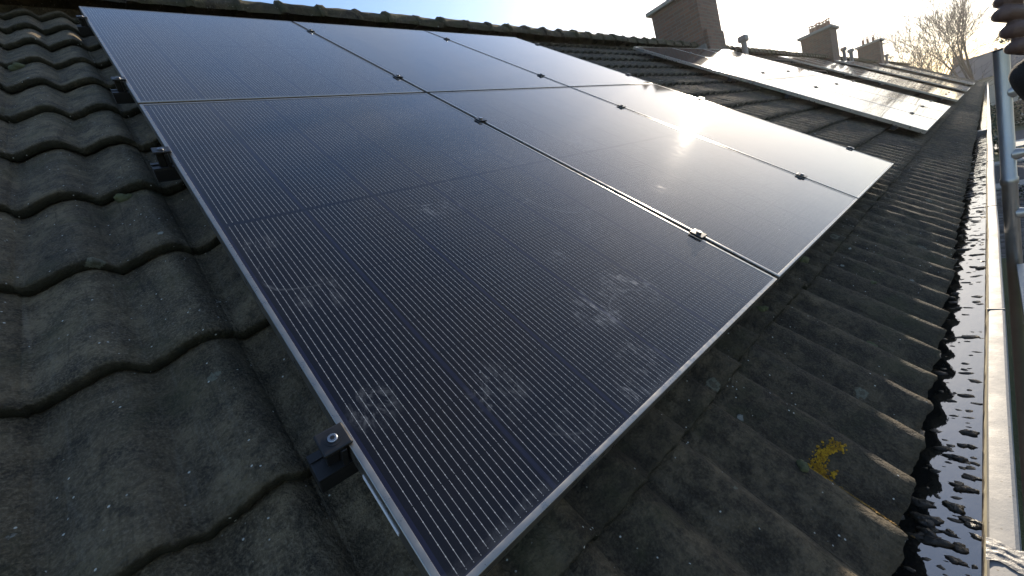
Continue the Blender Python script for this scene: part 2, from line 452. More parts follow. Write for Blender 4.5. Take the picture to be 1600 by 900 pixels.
def cobble_material():
    t = NT('cobbles'); p = t.pos()
    v = t.voro(p, 1.6); e = t.voro(p, 1.6, 'DISTANCE_TO_EDGE')
    s2 = t.n('ShaderNodeSeparateColor'); t.set(s2.inputs[0], v.outputs['Color'])
    c = t.mix(s2.outputs[0], (0.07, 0.065, 0.06), (0.16, 0.15, 0.14))
    c = t.mix(t.ramp(e.outputs['Distance'], .02, .09), (0.02, 0.018, 0.016), c)
    return t.fin(c, .85, 0, t.bump(e.outputs['Distance'], .8, .08))
M['cobble'] = cobble_material()

# ------------------------------------------------------------------ ground and streets (setting)
GZ = -8.0
def sheet(name, x0, x1, y0, y1, z, mat, label=None, nx=1, ny=1):
    vs = []; fs = []
    for i in range(nx + 1):
        for j in range(ny + 1):
            vs.append((x0 + (x1 - x0) * i / nx, y0 + (y1 - y0) * j / ny, z))
    for i in range(nx):
        for j in range(ny):
            a = i * (ny + 1) + j
            fs.append((a, a + ny + 1, a + ny + 2, a + 1))
    return tag(raw(name, vs, fs, mat), label, None, None, 'structure')

sheet('ground', -138, 228, -148, 148, GZ, M['grass'])
sheet('forecourt', 20.5, 33.2, -30, -2.9, GZ + .004, M['cobble'])
sheet('road', 34.6, 42.0, -120, -2.9, GZ + .004, M['asphalt'])
sheet('road', 53.5, 62.0, -120, -2.0, GZ + .004, M['asphalt'])
sheet('path', 4.0, 20.5, -30, -3.4, GZ + .004, M['asphalt'])
for (x0, x1) in ((33.2, 34.6), (42.0, 43.2), (49.5, 53.5)):
    m = MB(); m.box((x0, -120, GZ), (x1, -2.95, GZ + .12), .02)
    tag(m.build('pavement', M['kerb']), None, None, None, 'structure')

# ------------------------------------------------------------------ terraced house: roof, ridge, chimneys, gutter
house = empty('terraced_house', (0, 0, GZ))
tag(house, 'terraced house with dark mossy concrete tile roof carrying the panel arrays', 'house')
HI = Matrix.Translation((0, 0, -GZ))            # children are given in world coordinates
def hchild(o, parent=None):
    o.parent = parent or house
    if parent is None: o.location = (o.location[0], o.location[1], o.location[2] - GZ)
    return o

PER = 0.151; UV0 = -0.189; GAUGE = 0.3645; NOSE0 = 4.012; UJ = -0.350
def vnoise(x, y, seed):
    xi = np.floor(x).astype(np.int64); yi = np.floor(y).astype(np.int64); fx = x - xi; fy = y - yi
    fx = fx * fx * (3 - 2 * fx); fy = fy * fy * (3 - 2 * fy)
    def hsh(a, b):
        h = (a * 374761393 + b * 668265263 + seed * 974634541) & 0xFFFFFFFF
        h = ((h ^ (h >> 13)) * 1274126177) & 0xFFFFFFFF
        return ((h ^ (h >> 16)) & 0xFFFF) / 65535.0
    return (hsh(xi, yi) * (1 - fx) + hsh(xi + 1, yi) * fx) * (1 - fy) + (hsh(xi, yi + 1) * (1 - fx) + hsh(xi + 1, yi + 1) * fx) * fy
def thash(i, k, s):
    x = np.sin(i * 12.9898 + k * 78.233 + s * 37.719) * 43758.5453
    return x - np.floor(x)
def wave(u):
    s = np.mod((u - UV0) / PER, 1.0)
    a = np.clip(s / .68, 0, 1); b = np.clip((1 - s) / .32, 0, 1)
    t = np.where(s < .68, a, b)
    sm = t * t * (3 - 2 * t)
    rise = .5 * np.sin(t * np.pi / 2) ** 1.15 + .5 * sm
    fall = .55 * (1 - (1 - t) ** 2) + .45 * sm
    return np.where(s < .68, rise, fall)

RV = []; RF = []; RT = []; RE = []; nv = 0
def ucols(a, b, n):
    p0 = math.floor((a - UV0) / PER); p1 = math.ceil((b - UV0) / PER)
    us = []
    for p in range(p0, p1):
        us += [UV0 + (p + i / n) * PER for i in range(n)]
    if n > 12:
        j = math.floor((a - UJ) / (2 * PER))
        while UJ + j * 2 * PER < b:
            us += [UJ + j * 2 * PER + o for o in (-.0035, -.0012, .0012, .0035)]; j += 1
    us = sorted(x for x in us if a <= x < b) + [b]
    return np.array(us)
for (ua, ub, n, rows, near) in ((-2.6, 3.4, 22, 16, True), (3.4, 12.0, 12, 6, False), (12.0, 45.0, 8, 3, False)):
    us = ucols(ua, ub, n)
    nu = len(us)
    ti = np.floor((us - UJ) / (2 * PER) + 1e-6)
    for k in range(13):
        vn = NOSE0 - GAUGE * k
        top = GAUGE + .035 if k < 12 else .21
        prof = [(-.0005, .5, 0.02), (.0, 1.0, .0225), (.0, .0, .016), (-.0, 0, .007), (.0008, 0, .0025), (.0035, 0, .0005)]
        # (distance upslope, unused, extra depth) : underside edge first, then nose face, then the upper surface
        lines = [(.05, .0275), (.004, .0275), (.0006, .025), (.0, .014), (.0006, .004), (.003, .0006)]
        lines += [(.003 + (top - .003) * i / rows, 0.0) for i in range(1, rows + 1)]
        dz_t = (thash(ti, k, 1) - .5) * .0055; dv_t = (thash(ti, k, 2) - .5) * .015; tilt = (thash(ti, k, 3) - .5) * .006
        h = wave(us)
        joint = .0035 * np.exp(-((np.mod(us - UJ + PER, 2 * PER) - PER) / .0022) ** 2) if near else 0
        uc = np.mod(us - UJ, 2 * PER) / (2 * PER) - .5
        g = np.zeros((len(lines), nu, 3))
        for r, (d, e) in enumerate(lines):
            v = vn + dv_t - d
            z = .125 - .033 * h + d * (.0295 / GAUGE) + e + dz_t + tilt * uc + joint
            if near:
                amp = .0016 if e == 0 else .0022
                z = z + (vnoise(us * 38, v * 38 + 0 * us, 5) - .5) * amp * 1.6 + (vnoise(us * 110, v * 110 + 0 * us, 6) - .5) * amp
                if e > 0: v = v + (vnoise(us * 60, us * 0 + k * 9.1, 8) - .5) * .006 + (vnoise(us * 200, us * 0 + k * 5.1, 9) - .5) * .003
                z = z - .0035 * np.clip(vnoise(us * 20 + 40, v * 20 + 0 * us, 11) - .72, 0, 1) * (1 if e == 0 else 0) * 4
            g[r, :, 0] = us; g[r, :, 1] = -v; g[r, :, 2] = -z
        idx = np.arange(len(lines) * nu).reshape(len(lines), nu) + nv
        q = np.stack([idx[:-1, :-1], idx[:-1, 1:], idx[1:, 1:], idx[1:, :-1]], -1).reshape(-1, 4)
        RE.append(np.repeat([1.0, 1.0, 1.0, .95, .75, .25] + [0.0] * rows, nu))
        RT.append(np.tile(thash(ti, k, 7), len(lines)));
        RV.append(g.reshape(-1, 3)); RF.append(q); nv += len(lines) * nu
RV = np.concatenate(RV); RF = np.concatenate(RF)
me = bpy.data.meshes.new('roof')
me.vertices.add(len(RV)); me.vertices.foreach_set('co', RV.astype(np.float32).ravel())
me.loops.add(RF.size); me.loops.foreach_set('vertex_index', RF.astype(np.int32).ravel())
me.polygons.add(len(RF)); me.polygons.foreach_set('loop_start', np.arange(0, RF.size, 4, dtype=np.int32))
me.polygons.foreach_set('use_smooth', np.ones(len(RF), dtype=bool))
at = me.attributes.new('tile_tone', 'FLOAT', 'POINT'); at.data.foreach_set('value', np.concatenate(RT).astype(np.float32))
at = me.attributes.new('nose_moss', 'FLOAT', 'POINT'); at.data.foreach_set('value', np.concatenate(RE).astype(np.float32))
me.update(); me.validate()
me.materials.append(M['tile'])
roof = bpy.data.objects.new('roof', me); COL.objects.link(roof)
roof.rotation_euler = (TH, 0, 0)
hchild(roof)

# under-roof slab, back slope, walls
m = MB()
RY, RZ = 0.43, 0.20
yE, zE = -3.02, -2.60
for (xa, xb) in ((-2.6, 45.0),):
    m.add([(xa, yE, zE - .10), (xb, yE, zE - .10), (xb, RY, RZ - .09), (xa, RY, RZ - .09)], [(0, 1, 2, 3)])
    m.add([(xa, RY, RZ + .02), (xb, RY, RZ + .02), (xb, 4.3, RZ - 2.95), (xa, 4.3, RZ - 2.95)], [(0, 1, 2, 3)])
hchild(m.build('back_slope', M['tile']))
m = MB()
m.add([(-2.55, -2.9, GZ), (44.9, -2.9, GZ), (44.9, -2.9, -2.72), (-2.55, -2.9, -2.72)], [(0, 1, 2, 3)])
m.add([(-2.55, 4.2, GZ), (44.9, 4.2, GZ), (44.9, 4.2, -2.72), (-2.55, 4.2, -2.72)], [(3, 2, 1, 0)])
for x in (-2.55, 44.9):
    m.add([(x, -2.9, GZ), (x, 4.2, GZ), (x, 4.2, -2.74), (x, RY, RZ - .12), (x, -2.9, -2.74)], [(0, 1, 2, 3, 4)])
hchild(m.build('wall', M['wallbrick']))

# ridge tiles: one course of overlapping half round caps
m = MB()
RP = 0.3165
x = 1.212 - RP * 13; i = 0
while x < 44.8:
    q = random.Random(i * 3 + 1)
    dx = q.uniform(-.006, .006); dzr = q.uniform(-.006, .006); dyr = q.uniform(-.006, .006); hd = q.uniform(-.004, .004)
    prof = [(0.0, .100, .012), (.004, .112, .0), (.03, .116, .0), (.055, .110, .0), (.07, .102, 0), (.20, .098, 0), (RP + .03, .094, 0)]
    seg = 14 if x < 14 else 8
    base = len(m.v)
    for (px, r, _) in prof:
        for k in range(seg + 1):
            a = math.pi * (k / seg) * 1.12 - .06 * math.pi
            rr = r + q.uniform(-.006, .013)
            m.v.append((x + dx + px, RY + dyr + rr * math.cos(a) * 1.05, .254 + dzr + hd * px / RP + rr * math.sin(a)))
    for p_ in range(len(prof) - 1):
        for k in range(seg):
            a = base + p_ * (seg + 1) + k
            m.f.append((a, a + 1, a + seg + 2, a + seg + 1))
    c0 = len(m.v); m.v.append((x + dx + .006, RY, .254)); 
    for k in range(seg): m.f.append((base + k + 1, base + k, c0))
    x += RP; i += 1
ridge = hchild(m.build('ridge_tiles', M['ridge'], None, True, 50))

# chimneys
def slab(m, x0, x1, y0, y1, z0, z1, b=.01): m.box((x0, y0, z0), (x1, y1, z1), b)
def chimney(x0, x1, y0, y1, ztop, pots, zb=-.5, capt=.09, over=.08, lead=True):
    m = MB(); slab(m, x0, x1, y0, y1, zb, ztop, 0)
    c = hchild(m.build('chimney', M['brick']))
    m = MB(); slab(m, x0 - over, x1 + over, y0 - over, y1 + over, ztop, ztop + capt, .012)
    m.build('chimney_cap', M['capstone'], c)
    if lead:
        m = MB(); slab(m, x0 - .012, x1 + .012, y0 - .012, y1 + .012, zb, .24, 0)
        m.build('flashing', M['lead'], c)
    for (py, h) in pots:
        m = MB(); zt = ztop + capt
        m.tube([(x0 + .26, py, zt), (x0 + .26, py, zt + h * .8), (x0 + .26, py, zt + h * .8)], [.062, .055, .07], 10)
        for a in range(4):
            an = a * math.pi / 2 + .7
            m.tube([(x0 + .26 + .05 * math.cos(an), py + .05 * math.sin(an), zt + h * .78), (x0 + .26 + .05 * math.cos(an), py + .05 * math.sin(an), zt + h)], .008, 5)
        m.tube([(x0 + .26, py, zt + h), (x0 + .26, py, zt + h + .025)], .075, 10)
        m.build('chimney_pot', M['pot'], c)
    return c
chimney(8.84, 9.80, 0.20, 1.11, 1.245, [(.5, .3), (.8, .3)], capt=.075)
# lead soaker / brick pier standing against the first stack
m = MB(); slab(m, 8.90, 9.72, 0.14, 0.197, -.3, 0.50, .006)
hchild(m.build('chimney_pier', M['brick']))
chimney(19.49, 20.55, 0.20, 1.06, 1.20, [(.77, .24), (.66, .22), (.555, .25), (.46, .21), (.36, .22), (.265, .24)], lead=False)
chimney(30.16, 31.2, 0.20, 1.08, 1.24, [(.85, .32), (.67, .31), (.45, .28)], lead=False)
# vent pipes with hoods
for (x, y, zb, zt, s) in ((10.94, .2, -.05, .49, 1.0), (20.9, .13, 0, .55, 1.0), (22.64, .2, .05, .58, 1.15), (31.99, .2, 0, .60, 1.1)):
    m = MB()
    m.tube([(x, y, zb - .25), (x, y, zt - .06)], .055 * s, 12)
    m.box((x - .12 * s, y - .085 * s, zt - .13), (x + .12 * s, y + .085 * s, zt), .03)
    hchild(m.build('vent_pipe', M['vent'], None, True, 40))

# gutter : trough, inner lip, flange, partition
gx0, gx1 = -2.6, 45.0
WZ = -2.657; LY = -3.176
def prism(profile, x0, x1, nx, name, mat, parent=None, jitter=0.0, smooth=True):
    m = MB(); npf = len(profile); q = random.Random(3)
    for i in range(nx + 1):
        x = x0 + (x1 - x0) * i / nx
        jy = math.sin(x * 1.7) * jitter + math.sin(x * 5.3 + 1) * jitter * .5
        for (y, z) in profile: m.v.append((x, y + jy, z + jy * .4))
    for i in range(nx):
        for k in range(npf - 1):
            a = i * npf + k
            m.f.append((a, a + 1, a + npf + 1, a + npf))
    return m.build(name, mat, parent, smooth, 18)
gut = hchild(prism([(-2.94, -2.62), (-2.945, -2.735), (-2.96, -2.75), (-3.165, -2.75), (-3.176, -2.74), (-3.178, -2.66), (-3.184, -2.636), (-3.187, -2.620)], gx0, gx1, 160, 'gutter', M['lip'], None, .0012))
prism([(-3.187, -2.620), (-3.188, -2.609), (-3.1905, -2.6035), (-3.195, -2.602), (-3.219, -2.601), (-3.2235, -2.603), (-3.2255, -2.608), (-3.2255, -2.72), (-3.2, -2.78), (-2.93, -2.80)], gx0, gx1, 160, 'gutter_flange', M['gutter'], gut, .0012)
m = MB(); m.box((8.86, -3.187, -2.74), (9.02, -2.95, -2.60), .006); m.build('gutter_partition', M['lead'], gut)
for gxs in (3.62, 5.6, 12.4, 1.9):
    m = MB(); m.box((gxs, -3.2262, -2.66), (gxs + .006, -3.187, -2.5995), .001); m.build('seam', M['lead'], gut)
# crumpled tape wrapped over the flange
m = MB(); q = random.Random(5); nx, ny = 22, 14
for i in range(nx + 1):
    for j in range(ny + 1):
        xx = .735 + .05 * i / nx + .006 * math.sin(j * .37 + .03 * i); t_ = j / ny
        yy = -3.186 - .043 * t_
        zz = -2.5996 + .0016 * max(0, math.sin(i * .95 + 1.3 * math.sin(j * .5)) + math.sin(i * .5 + j * .8) * .6) * math.sin(math.pi * i / nx) + q.uniform(0, .0012)
        m.v.append((xx, yy, zz))
for i in range(nx):
    for j in range(ny):
        a = i * (ny + 1) + j; m.f.append((a, a + ny + 1, a + ny + 2, a + 1))
m.build('crumpled_tape', simple('grey_tape', (0.15, 0.145, 0.135), .5, .1, .5, 90, .001), gut, True)
sheet('water', gx0, 8.86, -3.1785, -2.95, WZ, M['water'], None, 1, 1)
sheet('water', 9.02, gx1, -3.1785, -2.95, WZ, M['water'], None, 1, 1)

# moss and grit floating in the gutter
m = MB(); q = random.Random(11)
G = [(1.201, -3.153, .022), (1.146, -3.154, .017), (1.114, -3.117, .016), (1.09, -3.138, .02), (1.028, -3.159, .018), (.979, -3.155, .024),
     (.918, -3.137, .026), (.88, -3.165, .022), (.811, -3.112, .034), (.906, -3.088, .028), (.835, -3.14, .016), (.80, -3.155, .014), (.77, -3.15, .016), (.855, -3.10, .03)]
for i, (x, y, r) in enumerate(G):
    for k in range(3):
        m.blob((x + q.uniform(-.3, .3) * r, y + q.uniform(-.4, .4) * r, WZ + .001), (r * q.uniform(.25, .45), r * q.uniform(.35, .7), r * q.uniform(.12, .25)), i * 7 + k, .45, 12, 7)
for i in range(760):
    x = .5 + 8.3 * q.random() ** 2.0
    dens = .5 + .5 * math.sin(x * 2.1 + 1) * math.sin(x * .9)
    y = -3.172 + .085 * q.random() ** 1.3
    if q.random() > .35 + .6 * dens * (1 if x > 1.25 else .55): continue
    r = q.uniform(.0025, .008) * (1 + .35 * min(x, 5)) * q.choice([.6, .8, 1, 1.5])
    m.blob((x, y, WZ), (r * q.uniform(.5, 1.0), r * q.uniform(.7, 1.4), r * q.uniform(.12, .3)), i, .4, 7, 4)
for i in range(260):                               # black sludge banked along the tile edge
    x = .55 + 8.2 * q.random() ** 1.5
    r = q.uniform(.006, .016)
    y = -3.04 - .035 * q.random() - .022 * (.5 + .5 * math.sin(x * 17 + math.sin(x * 41))) * q.random()
    m.blob((x, y + .01, WZ - .002), (r * q.uniform(.8, 1.7), r * q.uniform(.6, 1.1), r * q.uniform(.15, .55)), i + 5000, .4, 8, 5)
tag(m.build('moss_debris', M['debris'], None, True), 'wet black moss crumbs and sludge floating in the gutter water', 'debris', None, 'stuff')

# ------------------------------------------------------------------ solar panels
PW, PL, PG = 1.134, 1.7836, 0.02
def make_frame():
    prof = [(0.0018, -.035), (0.0, -.035), (0.0, -.0030), (0.0, -.0020), (.0005, -.0008), (.0014, -.0001), (.0024, 0.0), (.0088, 0.0), (.0097, -.0004), (.0100, -.0013), (.0100, -.0055), (.0018, -.0055), (.0018, -.035)]
    vs = []; fs = []; n = len(prof)
    for (sx, sy) in ((0, 0), (1, 0), (1, 1), (0, 1)):
        for (d, z) in prof:
            vs.append((d if sx == 0 else PW - d, d if sy == 0 else PL - d, z))
    for c in range(4):
        for k in range(n - 1):
            a = c * n + k; b = ((c + 1) % 4) * n + k
            fs.append((a, b, b + 1, a + 1))
    return vs, fs
vs, fs = make_frame()
fm = bpy.data.meshes.new('frame'); fm.from_pydata(vs, [], fs); fm.update(); fm.materials.append(M['frame'])
fm.polygons.foreach_set('use_smooth', [True] * len(fm.polygons)); fm.set_sharp_from_angle(angle=math.radians(35))
g = MB(); g.box((.0022, .0022, -.0052), (PW - .0022, PL - .0022, -.0012))
gm_ = bpy.data.meshes.new('glass'); gm_.from_pydata(g.v, [], g.f); gm_.update(); gm_.materials.append(M['glass'])

TILT2 = math.radians(.93)      # tilt added to the second array so its glass catches the sun
def on_array(ai, u0, du, v):
    if ai != 1: return roofw(u0 + du, v), (TH, 0, 0)
    return roofw(u0 + du * math.cos(TILT2), v, .012 - du * math.sin(TILT2)), (Matrix.Rotation(TH, 4, 'X') @ Matrix.Rotation(-TILT2, 4, 'Y')).to_euler()
ARR = [0.0, 5.86, 12.50, 18.7, 27.6]
ARRD = ['first array', 'second array in front of the big chimney', 'third array beyond the bent handle', 'fourth array far along the roof', 'farthest array by the trees']
WHERE = {(0, 0): 'upper row, near end', (0, 1): 'upper row, middle', (0, 2): 'upper row, far end',
         (1, 0): 'lower row, near end', (1, 1): 'lower row, middle', (1, 2): 'lower row, far end'}
NEAR = {(0, 0): 'black solar panel under the ridge reflecting blue sky, nearest array corner by the bare tiles',
        (0, 1): 'grey-blue reflecting solar panel under the ridge, middle of the nearest array',
        (0, 2): 'pale reflecting solar panel under the ridge, chimney end of the nearest array',
        (1, 0): 'large dark solar panel with bright wire lines and hand smears, closest to the camera',
        (1, 1): 'solar panel with dried wipe streaks, middle of the lower row of nearest array',
        (1, 2): 'solar panel with bright sun glint streak, lower far corner of nearest array'}
for ai, u0 in enumerate(ARR):
    for i in range(2):
        for j in range(3):
            pnl = empty('solar_panel', *on_array(ai, u0, j * (PW + PG), i * (PL + PG) + PL))
            lab = NEAR[(i, j)] if ai == 0 else 'solar panel, ' + WHERE[(i, j)] + ' of ' + ARRD[ai]
            tag(pnl, lab, 'solar panel', 'solar panels on the tiled roof')
            fo = bpy.data.objects.new('frame', fm); COL.objects.link(fo); fo.parent = pnl
            go = bpy.data.objects.new('glass', gm_); COL.objects.link(go); go.parent = pnl
            if ai == 0 and i == 1 and j == 0:
                m = MB(); m.box((-.0012, PL - 1.68, -.030), (-.0002, PL - 1.585, -.022)); m.build('sticker', M['sticker'], pnl)

# mounting rails with hooks, end clamps and mid clamps
RAILV = [.345, 1.512, 2.235, 3.332]
TOTU = 3 * PW + 2 * PG
def end_clamp(parent, x, sgn):
    # top plate with recessed bolt, over the frame edge; sgn = -1 at the near end
    m = MB()
    x0, x1 = (x - .034, x + .007) if sgn < 0 else (x - .007, x + .034)
    m.box((x0, -.0195, .0012), (x1, .0195, .0078), .0028)
    m.box((min(x + sgn * .004, x + sgn * .012), -.022, -.037), (max(x + sgn * .004, x + sgn * .012), .022, .0010), .001)
    m.box((min(x + sgn * .012, x + sgn * .030), -.011, -.037), (max(x + sgn * .012, x + sgn * .030), .010, -.001), .002)
    c = m.build('end_clamp', M['clamp'], parent, False)
    m = MB(); cx = x + sgn * .014
    m.tube([(cx, 0, .0079), (cx, 0, .0084)], .0115, 20)
    m.build('washer', M['clamp'], c)
    m = MB()
    m.tube([(cx, 0, .0084), (cx, 0, .0105), (cx, 0, .0112)], [.0068, .0068, .0056], 16)
    b_ = m.build('bolt', M['steel'], c, False)
    m = MB(); m.tube([(cx, 0, .01125), (cx, 0, .0115)], .0034, 6); m.build('socket', M['clamp'], b_)
    return c
def mid_clamp(parent, x):
    m = MB()
    m.box((x - .0205, -.022, .0012), (x + .0205, .022, .0075), .0022)
    m.box((x - .0065, -.02, -.036), (x + .0065, .02, .0012))
    c = m.build('mid_clamp', M['clamp'], parent, False)
    m = MB(); m.tube([(x, 0, .0076), (x, 0, .0135)], .0085, 14); m.build('bolt', M['steel'], c)
def make_rail(u0, v, e0, e1, near):
    r = empty('mounting_rail', *on_array(0, u0, 0, v))
    m = MB()
    m.box((-e0, -.0225, -.0765), (TOTU + e1, .0225, -.040), .002)
    m.box((-e0, -.0225, -.0385), (TOTU + e1, -.009, -.0368)); m.box((-e0, .009, -.0385), (TOTU + e1, .0225, -.0368))
    m.box((-e0 + .0005, -.0225, -.040), (TOTU + e1 - .001, -.0190, -.0383)); m.box((-e0 + .0005, .0190, -.040), (TOTU + e1 - .001, .0225, -.0383))
    m.build('rail', M['rail'], r)
    for k, hu in enumerate((.30, 1.35, 2.35, 3.2)):
        m = MB()
        m.box((hu - .016, -.03, -.083), (hu + .016, .03, -.0768), .001)
        m.box((hu - .016, .024, -.118), (hu + .016, .030, -.083), .001)
        m.box((hu - .016, .024, -.124), (hu + .016, .30, -.118), .001)
        m.build('roof_hook', M['rail'], r)
    if near: end_clamp(r, 0.0, -1)
    end_clamp(r, TOTU, 1)
    for jx in (PW + PG / 2, 2 * PW + 1.5 * PG): mid_clamp(r, jx)
    return r
def copy_tree(o, parent=None):
    c = o.copy(); COL.objects.link(c)
    if parent: c.parent = parent
    for ch in list(o.children): copy_tree(ch, c)
    return c
RN = ['topmost', 'second from the ridge', 'third from the ridge', 'lowest']
for ai, u0 in enumerate(ARR):
    for k, v in enumerate(RAILV):
        if k == 0 and ai < 2: r = proto = make_rail(u0, v, .048 if ai == 0 else .006, .05 if ai == 0 else .006, ai == 0)
        else:
            r = copy_tree(proto)
        r.location, r.rotation_euler = on_array(ai, u0, 0, v)
        tag(r, 'black clamp rail, ' + RN[k] + ' of ' + ARRD[ai], 'mounting rail', 'mounting rails holding the panels')

# grey lifting handle standing on the tiles past the second array
p0 = roofw(11.0, .62, .095); p0 = hit(1267, 117, 1, -.55)
m = MB(); ax = Vector((1, 0, 0)); 
hp = [p0 + Vector((0, 0, -.12)), p0 + Vector((0.01, 0, .04)), p0 + Vector((.05, -.03, .085)), p0 + Vector((.34, -.20, .0)), p0 + Vector((.38, -.225, -.05)), p0 + Vector((.38, -.225, -.24))]
m.tube(hp, .018, 8)
hk = m.build('roof_handle', M['white'], None, True)
tag(hk, 'pale bent handle standing on the tiles past the second array', 'roof handle')

# ------------------------------------------------------------------ lichen and moss on the tiles
def roof_top(u, v):
    k = max(0, math.floor((NOSE0 - v) / GAUGE)); d = NOSE0 - GAUGE * k - v
    return .125 - .033 * float(wave(np.array([u]))[0]) + d * (.0295 / GAUGE)
def patch(name, u, v, shape, mat, label, seed):
    """thin crust that follows the tile surface: shape(a) -> (radius u, radius v) outline, with holes"""
    q = random.Random(seed); m = MB(); n = 46
    st = .0032
    for i in range(-n, n + 1):
        for j in range(-n, n + 1):
            du, dv = i * st, j * st
            k = shape(du, dv) + q.uniform(-.45, .35)
            if k < 0: continue
            uu, vv = u + du + q.uniform(-.6, .6) * st, v + dv + q.uniform(-.6, .6) * st
            s_ = st * q.uniform(.5, 1.05); a0 = q.uniform(0, 6.28); rim = []
            for e in range(6):
                rr = s_ * q.uniform(.7, 1.25)
                ux, vx = uu + rr * math.cos(a0 + e * 1.047), vv + rr * math.sin(a0 + e * 1.047)
                rim.append(roofw(ux, vx, roof_top(ux, vx) + .0015))
            t = roofw(uu, vv, roof_top(uu, vv) - .0010 - .0030 * min(1, max(k, .1)) * q.random())
            m.add(rim + [t], [(e, (e + 1) % 6, 6) for e in range(6)])
    return tag(m.build(name, mat), label, 'lichen')
CJ = (180.6, 836.1, -450.3, 595.4)
def crescent(du, dv):
    px, py = CJ[0] * du + CJ[1] * dv, CJ[2] * du + CJ[3] * dv
    a = math.hypot((px + 1) / 21, py / 27); b = math.hypot((px - 13) / 14, (py - 3) / 15)
    return min(1 - a, (b - 1) * .9) * 1.6 + .16 * math.sin(px * .55 + 1) * math.cos(py * .45)
def streak(du, dv):
    return (1 - math.hypot(du / .014, dv / .055)) * 1.2 - .15 + .3 * math.sin(dv * 190 + du * 100)
patch('lichen_patch', .750, 3.881, crescent, M['lichen'], 'bright yellow crescent lichen patch on a tile slope near the gutter', 2)
patch('lichen_patch', .702, 3.955, streak, M['lichen2'], 'dull ochre lichen streak on a tile crest, below the yellow crescent', 3)
CL = [(1.328, 3.876, .026, 'round moss cushion in a tile trough near the gutter edge'), (1.590, 3.580, .035, 'large moss cushion on the tile end beside the panel corner'),
      (1.022, 3.851, .012, 'tiny pale moss cushion on a tile near the crescent lichen'), (.672, 3.842, .015, 'dark moss lump just above the yellow crescent lichen'),
      (1.12, 3.60, .016, 'small moss lump at a tile joint below the lower panel edge'), (1.72, 3.80, .014, 'small moss bump on a crest halfway to the gutter'),
      (2.10, 3.78, .016, 'moss bump on a far tile crest past the panel corner'), (-.30, .77, .035, 'green moss cushion on the upper bare tiles left of the panels'),
      (-.13, 2.20, .026, 'pale grey moss crust on a tile nose beside the second rail end')]
for i, (u, v, r, lab) in enumerate(CL):
    m = MB(); c = roofw(u, v, roof_top(u, v) + .002)
    for k in range(4):
        qq = random.Random(i * 9 + k)
        m.blob(c + Vector((qq.uniform(-.5, .5) * r, qq.uniform(-.4, .4) * r, qq.uniform(-.2, .1) * r)), (r * qq.uniform(.5, .8), r * qq.uniform(.5, .8), r * qq.uniform(.35, .6)), i * 13 + k, .22, 12, 8)
    tag(m.build('moss_clump', M['moss'], None, True), lab, 'moss', 'moss cushions on the tiles')

# ------------------------------------------------------------------ scaffold tower outside the gutter
sx, sy = 2.9, -3.266
tower = empty('scaffold_tower', (sx, sy, GZ)); tag(tower, 'aluminium scaffold tower with rungs and a dark deck beside the gutter', 'scaffold tower')
def tchild(mb, name, mat, parent=None, smooth=True):
    o = mb.build(name, mat, parent or tower, smooth, 45)
    if parent is None: o.location = (-sx, -sy, -GZ)
    return o
for (fx, ztop) in ((2.9, -1.755), (0.36, -1.755)):
    for fy in (sy, sy - .70):
        m = MB()
        m.tube([(fx, fy, GZ + .01), (fx, fy, -2.36), (fx, fy, -2.355), (fx, fy, -2.33), (fx, fy, -2.325), (fx, fy, ztop)], [.0252, .0252, .029, .029, .0252, .0252], 20)
        st_ = tchild(m, 'stile', M['alu'])
        m = MB(); m.tube([(fx, fy, ztop), (fx, fy, ztop + .008)], [.0262, .024], 20); m.build('end_cap', M['rail'], st_)
    zs = [-1.943 - .279 * k for k in range(21)]
    for z in zs:
        if z < GZ + .1: continue
        m = MB()
        a, b = (fx, sy, z), (fx, sy - .70, z)
        m.tube([(fx, sy - .012, z), (fx, sy - .03, z), (fx, sy - .05, z), (fx, sy - .65, z), (fx, sy - .688, z)], [.026, .026, .0175, .0175, .026], 14)
        tchild(m, 'rung', M['alu'])
m = MB(); m.box((.42, sy - .66, -2.775), (2.84, sy - .018, -2.752), .002)
dk = tchild(m, 'deck', M['deck'])
m = MB()
m.box((.41, sy - .026, -2.785), (2.862, sy - .004, -2.742), .002); m.box((.41, sy - .69, -2.785), (2.862, sy - .661, -2.742), .002)
m.box((2.8405, sy - .66, -2.785), (2.866, sy - .027, -2.744), .002)
m.build('deck_edge', M['decktrim'], dk)
m = MB()
for (a, b, c_, d_) in ((2.05, 2.70, sy - .075, sy - .068), (2.05, 2.70, sy - .50, sy - .493), (2.69, 2.70, sy - .50, sy - .07), (2.05, 2.06, sy - .50, sy - .07)):
    m.box((a, c_, -2.7525), (b, d_, -2.7490))
m.box((2.60, sy - .15, -2.752), (2.66, sy - .085, -2.744), .001)
m.build('hatch', M['white'], dk)
for (za, zb_) in ((-3.6, -5.0), (-5.2, -6.8)):
    m = MB(); m.tube([(.36, sy - .70, za), (2.9, sy - .70, zb_)], .02, 10); tchild(m, 'brace', M['alu'])

